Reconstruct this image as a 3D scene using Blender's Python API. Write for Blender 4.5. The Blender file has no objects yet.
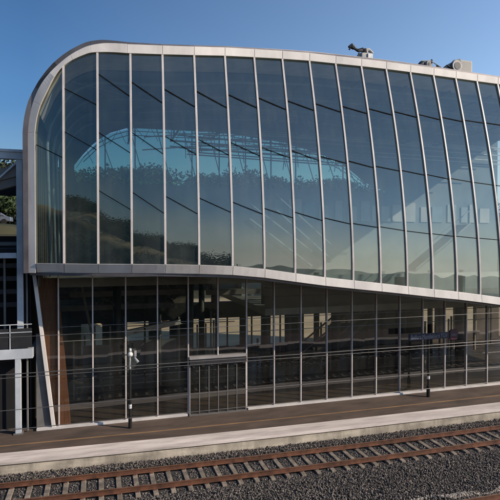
import bpy, math, random
import numpy as np
from mathutils import Vector, Matrix
random.seed(7); rng = np.random.default_rng(7)
SC = bpy.context.scene
COL = SC.collection
R = math.radians

# ------------------------------------------------------------------ helpers
def lerp_tab(x, tab):
    if x <= tab[0][0]: return tab[0][1]
    for (a, va), (b, vb) in zip(tab, tab[1:]):
        if x <= b: return va + (vb - va) * (x - a) / (b - a)
    return tab[-1][1]

def cat(pts, n):
    o = []
    for i in range(len(pts)-1):
        p0, p1, p2, p3 = pts[max(i-1,0)], pts[i], pts[i+1], pts[min(i+2,len(pts)-1)]
        for k in range(n):
            t = k/n; o.append(tuple(.5*(2*b+(c-a)*t+(2*a-5*b+4*c-d)*t*t+(3*b-a-3*c+d)*t**3) for a, b, c, d in zip(p0,p1,p2,p3)))
    return o+[pts[-1]]
class MB:
    """collects shapes, links them as ONE mesh object"""
    def __init__(s): s.v = []; s.f = []
    def add(s, v, f):
        o = len(s.v); s.v += [tuple(p) for p in v]; s.f += [tuple(i + o for i in q) for q in f]; return s
    def hexa(s, c):      # 8 corners: bottom 4 then top 4
        return s.add(c, [(3,2,1,0),(4,5,6,7),(0,1,5,4),(1,2,6,5),(2,3,7,6),(3,0,4,7)])
    def box(s, x0, x1, y0, y1, z0, z1):
        return s.hexa([(x0,y0,z0),(x1,y0,z0),(x1,y1,z0),(x0,y1,z0),(x0,y0,z1),(x1,y0,z1),(x1,y1,z1),(x0,y1,z1)])
    def bar(s, a, b, w, h, up=(0,0,1)):
        a = Vector(a); b = Vector(b); d = (b - a).normalized(); up = Vector(up)
        if abs(d.dot(up)) > .98: up = Vector((0,1,0))
        x = d.cross(up).normalized() * w / 2; y = x.cross(d).normalized() * h / 2
        q = [-x-y, x-y, x+y, -x+y]
        return s.hexa([a+k for k in q] + [b+k for k in q])
    def tube(s, pts, r, n=10, cap=True):
        pts = [Vector(p) for p in pts]; rs = r if isinstance(r, (list, tuple)) else [r]*len(pts)
        o = []; 
        for i, p in enumerate(pts):
            d = (pts[min(i+1, len(pts)-1)] - pts[max(i-1, 0)]).normalized()
            up = Vector((0,0,1)) if abs(d.z) < .9 else Vector((0,1,0))
            x = d.cross(up).normalized(); y = x.cross(d).normalized()
            o += [p + (x*math.cos(2*math.pi*k/n) + y*math.sin(2*math.pi*k/n))*rs[i] for k in range(n)]
        f = [(i*n+k, i*n+(k+1)%n, (i+1)*n+(k+1)%n, (i+1)*n+k) for i in range(len(pts)-1) for k in range(n)]
        if cap: f += [tuple(range(n))[::-1], tuple((len(pts)-1)*n + k for k in range(n))]
        return s.add(o, f)
    def strip(s, A, B):  # quads between two polylines
        n = len(A); return s.add(list(A)+list(B), [(i, i+1, n+i+1, n+i) for i in range(n-1)])
    def sweep(s, rings):
        n = len(rings[0]); v = [p for r in rings for p in r]
        f = [(i*n+k, i*n+(k+1)%n, (i+1)*n+(k+1)%n, (i+1)*n+k) for i in range(len(rings)-1) for k in range(n)]
        f += [tuple(range(n))[::-1], tuple((len(rings)-1)*n+k for k in range(n))]
        return s.add(v, f)
    def ball(s, c, r, n=10, sz=1):
        v = []; f = []
        for i in range(n//2+1):
            t = math.pi*i/(n//2)
            for k in range(n):
                v.append((c[0]+r*math.sin(t)*math.cos(2*math.pi*k/n), c[1]+r*math.sin(t)*math.sin(2*math.pi*k/n), c[2]+r*sz*math.cos(t)))
        for i in range(n//2):
            for k in range(n): f.append((i*n+k, (i+1)*n+k, (i+1)*n+(k+1)%n, i*n+(k+1)%n))
        return s.add(v, f)
    def build(s, name, m, parent=None, bevel=0, smooth=False):
        me = bpy.data.meshes.new(name); me.from_pydata(s.v, [], s.f); me.validate()
        me.materials.append(m)
        import bmesh
        b = bmesh.new(); b.from_mesh(me); bmesh.ops.recalc_face_normals(b, faces=b.faces)
        if 'pane' in name or name in ('balustrade', 'gallery_balustrade'):
            bmesh.ops.remove_doubles(b, verts=b.verts, dist=.0004); bmesh.ops.recalc_face_normals(b, faces=b.faces)
            if len(b.faces) and name != 'door_pane':
                for f in b.faces: f.normal_update()
                if sum(f.normal.y for f in b.faces) > 0: bmesh.ops.reverse_faces(b, faces=b.faces)
        b.to_mesh(me); b.free()
        if smooth:
            me.polygons.foreach_set('use_smooth', [True]*len(me.polygons))
        o = bpy.data.objects.new(name, me); COL.objects.link(o)
        if parent: 
            o.parent = parent
            if parent.type == 'EMPTY' or True:
                o.matrix_parent_inverse = Matrix.Translation(-parent_world(parent))
        if bevel:
            md = o.modifiers.new('b', 'BEVEL'); md.width = bevel; md.segments = 2; md.limit_method = 'ANGLE'
        return o
def parent_world(o):
    p = Vector(o.location)
    return p if o.type == 'EMPTY' else Vector((0,0,0))
def np_mesh(name, V, F, m, parent=None):
    me = bpy.data.meshes.new(name); k = F.shape[1]
    me.vertices.add(len(V)); me.vertices.foreach_set('co', V.astype(np.float32).ravel())
    me.loops.add(F.size); me.loops.foreach_set('vertex_index', F.astype(np.int32).ravel())
    me.polygons.add(len(F)); me.polygons.foreach_set('loop_start', np.arange(0, F.size, k, dtype=np.int32))
    me.update(calc_edges=True); me.materials.append(m)
    o = bpy.data.objects.new(name, me); COL.objects.link(o)
    if parent: o.parent = parent; o.matrix_parent_inverse = Matrix.Translation(-parent_world(parent))
    return o
def tag(o, label=None, cat=None, group=None, kind=None):
    if label: o['label'] = label
    if cat: o['category'] = cat
    if group: o['group'] = group
    if kind: o['kind'] = kind
    return o
def thing(name, label, cat, loc, group=None):
    o = bpy.data.objects.new(name, None); COL.objects.link(o); o.location = loc
    o.empty_display_size = .3
    return tag(o, label, cat, group)
def copy_tree(o, loc=None, parent=None):
    c = o.copy(); COL.objects.link(c)
    if parent: c.parent = parent
    if loc is not None: c.location = loc
    for ch in list(o.children): copy_tree(ch, None, c)
    return c

# ------------------------------------------------------------------ materials
def mat(name, c1, c2=None, scale=4, rough=.6, metal=0, bump=0, bscale=None, detail=5, stretch=(1,1,1), island=0, spec=.5, thr=(.35,.65), stain=0, sst=(1,1,1)):
    m = bpy.data.materials.new(name); m.use_nodes = True; nt = m.node_tree; N = nt.nodes; L = nt.links
    b = N['Principled BSDF']; b.inputs['Roughness'].default_value = rough; b.inputs['Metallic'].default_value = metal
    b.inputs['Specular IOR Level'].default_value = spec
    c2 = c2 or tuple(k*.75 for k in c1)
    tc = N.new('ShaderNodeTexCoord'); mp = N.new('ShaderNodeMapping'); mp.inputs['Scale'].default_value = stretch
    L.new(tc.outputs['Object'], mp.inputs['Vector'])
    nz = N.new('ShaderNodeTexNoise'); nz.inputs['Scale'].default_value = scale; nz.inputs['Detail'].default_value = detail
    L.new(mp.outputs['Vector'], nz.inputs['Vector'])
    cr = N.new('ShaderNodeValToRGB'); cr.color_ramp.elements[0].color = (*c2, 1); cr.color_ramp.elements[1].color = (*c1, 1)
    cr.color_ramp.elements[0].position = thr[0]; cr.color_ramp.elements[1].position = thr[1]
    L.new(nz.outputs['Fac'], cr.inputs['Fac']); out = cr.outputs['Color']
    if island:
        g = N.new('ShaderNodeNewGeometry'); h = N.new('ShaderNodeHueSaturation'); mr = N.new('ShaderNodeMapRange')
        mr.inputs['To Min'].default_value = 1-island; mr.inputs['To Max'].default_value = 1+island
        L.new(g.outputs['Random Per Island'], mr.inputs['Value']); L.new(mr.outputs['Result'], h.inputs['Value'])
        L.new(out, h.inputs['Color']); out = h.outputs['Color']
    if stain:
        m3 = N.new('ShaderNodeMapping'); m3.inputs['Scale'].default_value = sst; L.new(tc.outputs['Object'], m3.inputs['Vector'])
        n3 = N.new('ShaderNodeTexNoise'); n3.inputs['Scale'].default_value = .9; n3.inputs['Detail'].default_value = 9; n3.inputs['Roughness'].default_value = .68
        L.new(m3.outputs['Vector'], n3.inputs['Vector'])
        r3 = N.new('ShaderNodeMapRange'); r3.inputs['From Min'].default_value = .36; r3.inputs['From Max'].default_value = .58; r3.inputs['To Min'].default_value = 1-stain; r3.inputs['To Max'].default_value = 1
        L.new(n3.outputs['Fac'], r3.inputs['Value'])
        h3 = N.new('ShaderNodeHueSaturation'); L.new(r3.outputs['Result'], h3.inputs['Value']); L.new(out, h3.inputs['Color']); out = h3.outputs['Color']
    L.new(out, b.inputs['Base Color'])
    if bump:
        n2 = N.new('ShaderNodeTexNoise'); n2.inputs['Scale'].default_value = bscale or scale*6; n2.inputs['Detail'].default_value = 4
        L.new(mp.outputs['Vector'], n2.inputs['Vector'])
        bp = N.new('ShaderNodeBump'); bp.inputs['Strength'].default_value = bump; bp.inputs['Distance'].default_value = .05
        L.new(n2.outputs['Fac'], bp.inputs['Height']); L.new(bp.outputs['Normal'], b.inputs['Normal'])
    return m
def glass(name, tint, ior, refl_tint=(.95,.95,.97), dirt=.03, wav=.012, base=0.0, rough=.0):
    m = bpy.data.materials.new(name); m.use_nodes = True; nt = m.node_tree; N = nt.nodes; L = nt.links
    N.remove(N['Principled BSDF']); out = N['Material Output']
    fr = N.new('ShaderNodeFresnel'); gg = N.new('ShaderNodeNewGeometry')
    bf = N.new('ShaderNodeMath'); bf.operation = 'MULTIPLY_ADD'; bf.inputs[1].default_value = -2; bf.inputs[2].default_value = 1; L.new(gg.outputs['Backfacing'], bf.inputs[0])
    pw = N.new('ShaderNodeMath'); pw.operation = 'POWER'; pw.inputs[0].default_value = ior; L.new(bf.outputs[0], pw.inputs[1]); L.new(pw.outputs[0], fr.inputs['IOR'])   # thin sheet: same on both sides
    tr = N.new('ShaderNodeBsdfTransparent'); tr.inputs['Color'].default_value = (*tint, 1)
    gl = N.new('ShaderNodeBsdfGlossy'); gl.inputs['Roughness'].default_value = rough; gl.inputs['Color'].default_value = (*refl_tint, 1)
    mx = N.new('ShaderNodeMixShader')
    ad = N.new('ShaderNodeMath'); ad.operation = 'ADD'; ad.inputs[1].default_value = base; ad.use_clamp = True
    L.new(fr.outputs['Fac'], ad.inputs[0]); L.new(ad.outputs[0], mx.inputs['Fac'])
    L.new(tr.outputs['BSDF'], mx.inputs[1]); L.new(gl.outputs['BSDF'], mx.inputs[2])
    df = N.new('ShaderNodeBsdfDiffuse'); df.inputs['Color'].default_value = (.42,.45,.42,1)
    tc = N.new('ShaderNodeTexCoord'); nz = N.new('ShaderNodeTexNoise'); nz.inputs['Scale'].default_value = .9; nz.inputs['Detail'].default_value = 6
    L.new(tc.outputs['Object'], nz.inputs['Vector'])
    mr = N.new('ShaderNodeMapRange'); mr.inputs['From Min'].default_value = .35; mr.inputs['From Max'].default_value = .75
    mr.inputs['To Min'].default_value = dirt*.4; mr.inputs['To Max'].default_value = dirt*1.6
    L.new(nz.outputs['Fac'], mr.inputs['Value'])
    # more grime towards the lower edge of the tall panes, in faint vertical runs
    sz = N.new('ShaderNodeSeparateXYZ'); L.new(tc.outputs['Object'], sz.inputs[0])
    gz = N.new('ShaderNodeMapRange'); gz.inputs['From Min'].default_value = 12.5; gz.inputs['From Max'].default_value = 6.0; gz.inputs['To Min'].default_value = .7; gz.inputs['To Max'].default_value = 2.0 if dirt > .03 else 1.0
    L.new(sz.outputs['Z'], gz.inputs['Value'])
    mpv = N.new('ShaderNodeMapping'); mpv.inputs['Scale'].default_value = (2.2, 2.2, .12); L.new(tc.outputs['Object'], mpv.inputs['Vector'])
    nv = N.new('ShaderNodeTexNoise'); nv.inputs['Scale'].default_value = 1.6; nv.inputs['Detail'].default_value = 5; L.new(mpv.outputs['Vector'], nv.inputs['Vector'])
    nr = N.new('ShaderNodeMapRange'); nr.inputs['From Min'].default_value = .3; nr.inputs['From Max'].default_value = .7; nr.inputs['To Min'].default_value = .5; nr.inputs['To Max'].default_value = 1.5
    L.new(nv.outputs['Fac'], nr.inputs['Value'])
    mu = N.new('ShaderNodeMath'); mu.operation = 'MULTIPLY'; L.new(mr.outputs['Result'], mu.inputs[0]); L.new(gz.outputs['Result'], mu.inputs[1])
    mu2 = N.new('ShaderNodeMath'); mu2.operation = 'MULTIPLY'; L.new(mu.outputs[0], mu2.inputs[0]); L.new(nr.outputs['Result'], mu2.inputs[1])
    m2 = N.new('ShaderNodeMixShader'); L.new(mu2.outputs[0], m2.inputs['Fac'])
    L.new(mx.outputs['Shader'], m2.inputs[1]); L.new(df.outputs['BSDF'], m2.inputs[2]); L.new(m2.outputs['Shader'], out.inputs['Surface'])
    n2 = N.new('ShaderNodeTexNoise'); n2.inputs['Scale'].default_value = .55; n2.inputs['Detail'].default_value = 1
    bp = N.new('ShaderNodeBump'); bp.inputs['Strength'].default_value = 1; bp.inputs['Distance'].default_value = wav
    L.new(tc.outputs['Object'], n2.inputs['Vector']); L.new(n2.outputs['Fac'], bp.inputs['Height'])
    L.new(bp.outputs['Normal'], gl.inputs['Normal'])
    return m

M = {}
M['white'] = mat('white_metal', (.78,.735,.69), (.66,.62,.59), .6, .42, .0, .03, stain=0.16, sst=(1.5,1.5,.5))
M['mull'] = mat('mullion_metal', (.64,.585,.56), (.54,.49,.475), 2, .4, .0, .02, stain=0.2, sst=(2,2,.3))
M['shell'] = mat('shell_metal', (.17,.155,.16), (.13,.12,.13), .8, .45, .5, stain=0.3, sst=(1,1,1))
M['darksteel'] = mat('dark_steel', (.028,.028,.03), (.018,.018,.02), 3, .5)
M['wire_reflection'] = mat('wire_reflection_dark', (.008,.008,.011), None, 3, .7, spec=.1)  # near-black for the bars that imitate reflected wires
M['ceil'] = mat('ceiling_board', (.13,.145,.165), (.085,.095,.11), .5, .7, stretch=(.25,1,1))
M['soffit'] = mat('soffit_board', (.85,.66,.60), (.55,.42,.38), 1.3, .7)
M['interior'] = mat('interior_wall', (.19,.225,.225), (.13,.155,.16), .5, .8)
M['floor'] = mat('interior_floor', (.30,.30,.28), (.22,.22,.2), 1, .5)
M['truss'] = mat('truss_paint', (.55,.58,.6), None, 3, .5)
M['timber'] = mat('timber', (.215,.09,.042), (.13,.055,.027), 5, .6, 0, .15, 30, stretch=(3,3,.25))
M['annex'] = mat('annex_paint', (.56,.60,.64), (.46,.50,.55), 1.5, .5, stain=0.2, sst=(1,1,1))
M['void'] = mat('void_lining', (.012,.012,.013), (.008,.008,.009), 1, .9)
M['greypanel'] = mat('grey_panel', (.16,.155,.15), (.12,.115,.11), 2, .6)
M['pale'] = mat('pale_panel', (.46,.44,.40), (.36,.34,.31), .8, .7)
M['tan'] = mat('tan_render', (.55,.45,.27), (.40,.33,.2), .7, .9)
M['paving'] = mat('platform_asphalt', (.13,.092,.07), (.08,.058,.046), 1.6, .85, 0, .3, 60, stretch=(.35,1,1), thr=(.3,.7), stain=0.4, sst=(.5,1.6,1))
M['coping'] = mat('coping_concrete', (.84,.745,.68), (.60,.53,.475), .9, .8, 0, .1, 40, stretch=(.25,1.5,1), stain=0.32, sst=(.5,2.5,1))
M['face'] = mat('platform_face', (.66,.58,.46), (.40,.35,.28), 1.1, .85, 0, .2, 20, stretch=(.4,1,2.5), stain=0.5, sst=(1.4,1,.5))
M['line'] = mat('worn_line', (.34,.20,.095), (.20,.12,.06), 3, .8, stretch=(.3,1,1))
M['rail'] = mat('rusty_rail', (.20,.085,.045), (.115,.05,.03), 4, .7, .1, .15, 40, stain=0.45, sst=(2,2,2))
M['railtop'] = mat('worn_rail_head', (.30,.19,.14), (.24,.13,.085), 4, .45, .5)
M['sleeper'] = mat('sleeper_concrete', (.34,.28,.215), (.22,.18,.14), 4, .85, 0, .2, 30, stain=0.5, sst=(3,3,3))
M['stone'] = mat('ballast_stone', (.20,.17,.145), (.09,.08,.075), 9, .9, island=.75)
M['palestone'] = mat('pale_stone', (.47,.42,.36), (.30,.27,.23), 9, .9, island=.5)
M['bed'] = mat('ballast_bed', (.06,.055,.05), (.03,.028,.027), 14, .95, 0, .6, 40)
M['wire'] = mat('wire', (.13,.125,.12), None, 5, .5, .3)
M['black'] = mat('black_paint', (.012,.012,.012), None, 4, .45)
M['silver'] = mat('silver_paint', (.52,.52,.52), None, 5, .4, .3)
M['lampwhite'] = mat('white_plastic', (.8,.79,.76), None, 5, .4)
M['navy'] = mat('navy_panel', (.006,.011,.04), (.005,.009,.032), 2, .4)
M['magenta'] = mat('magenta_badge', (.055,.006,.02), (.04,.005,.016), 2, .45)
M['letters'] = mat('white_lettering', (.27,.28,.31), None, 5, .6)
M['leaf'] = mat('leaf', (.055,.085,.022), (.022,.042,.012), .8, .8, island=.6)
M['leafdark'] = mat('dark_leaf', (.03,.042,.014), (.012,.02,.008), .6, .85, island=.6)
M['bark'] = mat('bark', (.08,.06,.045), (.045,.035,.028), 4, .9)
M['machine'] = mat('machine_grey', (.45,.44,.42), (.3,.29,.28), 4, .5)
M['machdark'] = mat('machine_dark', (.05,.05,.055), None, 4, .5)
M['rubber'] = mat('rubber', (.015,.015,.015), None, 4, .7)
M['uglass'] = glass('coated_glass', (.56,.66,.64), 1.9, (.88,.94,.86), .034, .020, .06, .004)
M['lglass'] = glass('clear_glass', (.74,.71,.64), 1.9, (.92,.9,.86), .02, .008)
M['bglass'] = glass('green_glass', (.35,.585,.56), 1.3, (.9,.95,.95), .0, .0)

# ground sheet: asphalt-brown near the line, tan grass on the bank, green beyond
def ground_mat():
    m = bpy.data.materials.new('ground'); m.use_nodes = True; nt = m.node_tree; N = nt.nodes; L = nt.links
    b = N['Principled BSDF']; b.inputs['Roughness'].default_value = .95
    g = N.new('ShaderNodeNewGeometry'); sx = N.new('ShaderNodeSeparateXYZ'); L.new(g.outputs['Position'], sx.inputs[0])
    nz = N.new('ShaderNodeTexNoise'); nz.inputs['Scale'].default_value = .35; nz.inputs['Detail'].default_value = 8
    L.new(g.outputs['Position'], nz.inputs['Vector'])
    def ramp(fac, a, c, p=(.4,.6)):
        r = N.new('ShaderNodeValToRGB'); r.color_ramp.elements[0].color = (*a,1); r.color_ramp.elements[1].color = (*c,1)
        r.color_ramp.elements[0].position, r.color_ramp.elements[1].position = p; L.new(fac, r.inputs['Fac']); return r.outputs['Color']
    tan = ramp(nz.outputs['Fac'], (.36,.27,.13), (.50,.40,.22))
    grn = ramp(nz.outputs['Fac'], (.02,.027,.010), (.055,.052,.024))
    grv = ramp(nz.outputs['Fac'], (.34,.285,.18), (.43,.37,.25))
    def mix(f, a, c):
        x = N.new('ShaderNodeMix'); x.data_type = 'RGBA'; L.new(f, x.inputs['Factor']); L.new(a, x.inputs['A']); L.new(c, x.inputs['B']); return x.outputs['Result']
    def step(v, lo, hi):
        r = N.new('ShaderNodeMapRange'); r.inputs['From Min'].default_value = lo; r.inputs['From Max'].default_value = hi; r.interpolation_type = 'SMOOTHSTEP'
        L.new(v, r.inputs['Value']); return r.outputs['Result']
    ad = N.new('ShaderNodeMath'); ad.operation = 'MULTIPLY_ADD'; ad.inputs[1].default_value = 5; L.new(nz.outputs['Fac'], ad.inputs[0]); L.new(sx.outputs['Y'], ad.inputs[2])
    yw = ad.outputs[0]
    dry = ramp(nz.outputs['Fac'], (.10,.125,.09), (.17,.19,.135))
    c = mix(step(yw, -49, -47), mix(step(yw, -75, -60), dry, grn), tan)       # beyond the crest green
    c = mix(step(sx.outputs['X'], 9, 17), c, mix(step(yw, -75, -60), dry, grn))
    c = mix(step(yw, -42.5, -40), c, grn)         # foot of the bank scrub
    c = mix(step(yw, 13, 15), c, mix(step(sx.outputs['X'], -3, 1), grn, grv))
    c = mix(step(yw, 58, 66), c, grn)
    L.new(c, b.inputs['Base Color'])
    return m
M['ground'] = ground_mat()
M['panelgrey'] = mat('panel_grey', (.33,.36,.35), (.25,.28,.28), 1, .7)
M['panelblue'] = mat('panel_blue', (.20,.27,.29), (.15,.2,.22), 1, .7)
M['doorgrey'] = mat('door_grey', (.34,.33,.33), (.26,.25,.25), 2, .5)
M['rib'] = mat('rib_paint', (.34,.36,.40), None, 2, .5)
M['screen'] = mat('screen_grey', (.13,.16,.185), (.1,.12,.14), 1, .5)
M['sidewall'] = mat('side_wall', (.085,.07,.06), None, 1, .8)
M['latt'] = mat('lattice_paint', (.22,.25,.27), None, 2, .6)
M['postgrey'] = mat('post_grey', (.36,.33,.29), (.28,.26,.23), 2, .5)
M['darkfloor'] = mat('dark_floor', (.07,.06,.052), (.05,.043,.038), 2, .5)
M['void2'] = mat('dark_wall', (.115,.10,.085), (.06,.052,.045), .9, .8)
M['red'] = mat('dull_red', (.16,.035,.02), None, 3, .6)
M['tanwood'] = mat('tan_wood', (.25,.17,.09), None, 3, .6)

# ------------------------------------------------------------------ camera, world, sun
cam = bpy.data.cameras.new('camera'); co = bpy.data.objects.new('camera', cam); COL.objects.link(co); SC.camera = co
cam.sensor_width = 36; cam.lens = 501.9/500*36; cam.clip_end = 6000; cam.clip_start = .1
yaw, pit = R(16.76), R(.86)
co.location = (0, -24.604, 8.565)
co.rotation_euler = (math.pi/2 - pit, 0, -yaw)

SUN = Vector((.75, -.455, .48)).normalized()
w = bpy.data.worlds.new('World'); SC.world = w; w.use_nodes = True
nt = w.node_tree; bg = nt.nodes['Background']; sk = nt.nodes.new('ShaderNodeTexSky'); sk.sky_type = 'NISHITA'; sk.sun_disc = False
sk.sun_elevation = math.asin(SUN.z); sk.sun_rotation = math.atan2(SUN.x, SUN.y); sk.air_density = 1.0; sk.dust_density = .0; sk.ozone_density = 2.5
sk.altitude = 300
# haze: the sky is paler towards the sunny right-hand side than on the left
tcw = nt.nodes.new('ShaderNodeTexCoord'); dp = nt.nodes.new('ShaderNodeVectorMath'); dp.operation = 'DOT_PRODUCT'; dp.inputs[1].default_value = (.98, -.17, -.10)
mrw = nt.nodes.new('ShaderNodeMapRange'); mrw.inputs['From Min'].default_value = -.30; mrw.inputs['From Max'].default_value = .58
tm = nt.nodes.new('ShaderNodeMix'); tm.data_type = 'RGBA'; tm.clamp_result = False
tm.inputs['A'].default_value = (.60, .89, 1.12, 1); tm.inputs['B'].default_value = (2.30, 2.18, 2.08, 1)
vm = nt.nodes.new('ShaderNodeVectorMath'); vm.operation = 'MULTIPLY'
L_ = nt.links.new
L_(tcw.outputs['Generated'], dp.inputs[0]); L_(dp.outputs['Value'], mrw.inputs['Value']); L_(mrw.outputs['Result'], tm.inputs['Factor'])
sxw = nt.nodes.new('ShaderNodeSeparateXYZ'); L_(tcw.outputs['Generated'], sxw.inputs[0])
mz = nt.nodes.new('ShaderNodeMapRange'); mz.inputs['From Min'].default_value = .02; mz.inputs['From Max'].default_value = .24; mz.inputs['To Min'].default_value = .15; mz.inputs['To Max'].default_value = 1.0
L_(sxw.outputs['Z'], mz.inputs['Value'])
hs = nt.nodes.new('ShaderNodeHueSaturation'); L_(mz.outputs['Result'], hs.inputs['Saturation']); mv = nt.nodes.new('ShaderNodeMapRange'); mv.inputs['From Min'].default_value = .0; mv.inputs['From Max'].default_value = .28; mv.inputs['To Min'].default_value = .62; mv.inputs['To Max'].default_value = 1.0; L_(sxw.outputs['Z'], mv.inputs['Value']); L_(mv.outputs['Result'], hs.inputs['Value']); L_(sk.outputs['Color'], hs.inputs['Color'])
L_(hs.outputs['Color'], vm.inputs[0]); L_(tm.outputs['Result'], vm.inputs[1])
L_(vm.outputs['Vector'], bg.inputs['Color']); bg.inputs['Strength'].default_value = .098
sd = bpy.data.lights.new('sun', 'SUN'); so = bpy.data.objects.new('sun', sd); COL.objects.link(so)
sd.energy = 5.0; sd.angle = R(.5); sd.color = (1, .85, .675); so.rotation_euler = SUN.to_track_quat('Z', 'Y').to_euler()
so.location = SUN*80
SC.view_settings.view_transform = 'Standard'; SC.view_settings.look = 'None'; SC.view_settings.exposure = 0
SC.render.engine = 'CYCLES'
SC.cycles.max_bounces = 10; SC.cycles.transparent_max_bounces = 24; SC.cycles.glossy_bounces = 4; SC.cycles.diffuse_bounces = 3
SC.cycles.caustics_reflective = False; SC.cycles.caustics_refractive = False

# ------------------------------------------------------------------ ground
CREST = [(-120,19),(-40,17.2),(-30,16.2),(-20,13.8),(-8,10.6),(0,9.0),(8,7.6),(17,6.0),(22,4.8),(30,3.0),(60,.8),(200,.2)]
def sm(a, b, x):
    t = max(0, min(1, (x-a)/(b-a))); return t*t*(3-2*t)
def hz(x, y):
    n = .25*math.sin(x*.23+y*.11)+.2*math.sin(y*.31-x*.17)
    z = -.82
    if y < -16:
        c = lerp_tab(x, CREST)
        z += (c*.72)*sm(-24, -39, y)*1.0 + (c*.28)*sm(-39, -48, y) + n*sm(-20,-40,y)*(1-sm(6,18,x))
    if y > 16:
        left = sm(2, -9, x)
        z += left*11.4*sm(18, 34, y)*(1-sm(60, 120, y)) + n*sm(30, 60, y)
        z += lerp_tab(x, [(-60,30),(-23,27.5),(0,26.5),(20,27.5),(45,27),(62,26.5),(90,26),(130,22),(200,14)])*sm(66, 150, y)*(1+.05*math.sin(x*.16)) + 10*sm(200, 600, y)
    return z
def axis(segs):
    o = []
    for a, b, n in segs: o += list(np.linspace(a, b, n, endpoint=False))
    return o + [segs[-1][1]]
gx = axis([(-2500,-300,10),(-300,-60,24),(-60,70,80),(70,300,24),(300,2500,10)])
gy = axis([(-2500,-300,10),(-300,-70,20),(-70,-14,50),(-14,14,4),(14,70,50),(70,300,30),(300,2500,10)])
V = np.array([(x, y, hz(x, y)) for y in gy for x in gx]); nx = len(gx)
F = np.array([(j*nx+i, j*nx+i+1, (j+1)*nx+i+1, (j+1)*nx+i) for j in range(len(gy)-1) for i in range(nx-1)])
tag(np_mesh('ground', V, F, M['ground']), kind='structure')

# the line bends slightly: offset of platform edge and track as a function of x
def bend(x):
    if x < -6: return .0017*400 + .068*(-6-x) - .137
    return .0017*(min(x, 14)-14)**2 - .137
def lbox(name, m, y0, y1, z0, z1, parent, k0=1, k1=1, x0=-30, x1=90, step=2.0):
    n = int((x1-x0)/step); rings = []
    for i in range(n+1):
        x = x0+(x1-x0)*i/n; a = y0+bend(x)*k0; c = y1+bend(x)*k1
        rings.append([(x,a,z0),(x,c,z0),(x,c,z1),(x,a,z1)])
    return MB().sweep(rings).build(name, m, parent)
YE = -3.76
tag(lbox('ballast_bed', M['bed'], -15, YE+.05, -1.2, -.47, None), kind='structure')
pl = bpy.data.objects.new('platform', None); COL.objects.link(pl); tag(pl, kind='structure')
lbox('platform_core', M['face'], YE+.32, 13.0, -1.0, -.03, pl, 1, 0)
lbox('paving', M['paving'], YE+1.07, 12.9, -.029, .0, pl, 1, 0)
lbox('coping', M['coping'], YE, YE+1.06, -.055, .012, pl)
lbox('coping_shadow', M['darksteel'], YE+.10, YE+.29, -.105, -.057, pl)  # dark-coloured strip standing in for the shadow line under the coping edge
lbox('edge_wall', M['face'], YE+.02, YE+.31, -1.0, -.107, pl)
lbox('painted_line', M['line'], -1.80, -1.69, .001, .005, pl, .6, .6)
op = bpy.data.objects.new('platform', None); COL.objects.link(op); tag(op, kind='structure')
MB().box(-30, 90, -19.5, -15.5, -1.0, -.01).build('paving', M['paving'], op)
MB().box(-30, 90, -15.5, -14.5, -1.0, .0).build('coping', M['coping'], op)
# ------------------------------------------------------------------ railway tracks
SP = .627; GA = 1.40; DZ = .33
def track(name, yc, x_phase, label, xa, xb, seed):
    t = thing(name, label, 'railway track', (8, yc, -.8), 'railway tracks beside the platform')
    for s in (-1, 1):
        y = yc + s*GA/2
        prof = [(-.07,-.72),(.07,-.72),(.07,-.705),(.012,-.69),(.012,-.60),(.029,-.585),(.029,-.553),(-.029,-.553),(-.029,-.585),(-.012,-.60),(-.012,-.69),(-.07,-.705)]
        mb = MB(); mb.sweep([[(x, y+a+bend(x), b+DZ) for a, b in prof] for x in np.linspace(-30, 90, 81)])
        r = mb.build('rail', M['rail'], t)
        lbox('running_surface', M['railtop'], y-.022, y+.022, -.553+DZ, -.549+DZ, r, step=1.5)
    yc0 = yc
    def slp(mb, x):
        yc = yc0 + bend(x)
        w = .105
        ys = [yc-1.06, yc-.86, yc-.35, yc+.35, yc+.86, yc+1.06]; tops = [-.735,-.722,-.745,-.745,-.722,-.735]
        rings = [[(x-w,y,-.95+DZ),(x+w,y,-.95+DZ),(x+w*.85,y,z+DZ),(x-w*.85,y,z+DZ)] for y, z in zip(ys, tops)]
        mb.sweep(rings)
        return mb
    first = None
    k0 = -60; rest = MB(); xs = []
    for k in range(-110, 130):
        x = x_phase + SP*k
        if not -29 < x < 89: continue
        xs.append(x)
        if xa < x < xb:
            mb = slp(MB(), x)
            o = mb.build('sleeper', M['sleeper'], t, .012)
            for s in (-1, 1):
                q = yc+bend(x)+s*GA/2; MB().box(x-.05, x+.05, q-.14, q+.14, -.74+DZ, -.712+DZ).build('rail_clip', M['rail'], o)
        else: slp(rest, x)
    tag(rest.build('sleeper', M['sleeper'], t), kind='stuff')
    return xs
xs1 = track('railway_track', -5.65, 2.55, 'rusty track nearest the platform edge, both its rails fully in view', -5.5, 29, 1)
xs2 = track('railway_track', -11.0, 2.8, 'rusty track of which only one rail shows in the bottom right corner', 8, 20, 2)

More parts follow.
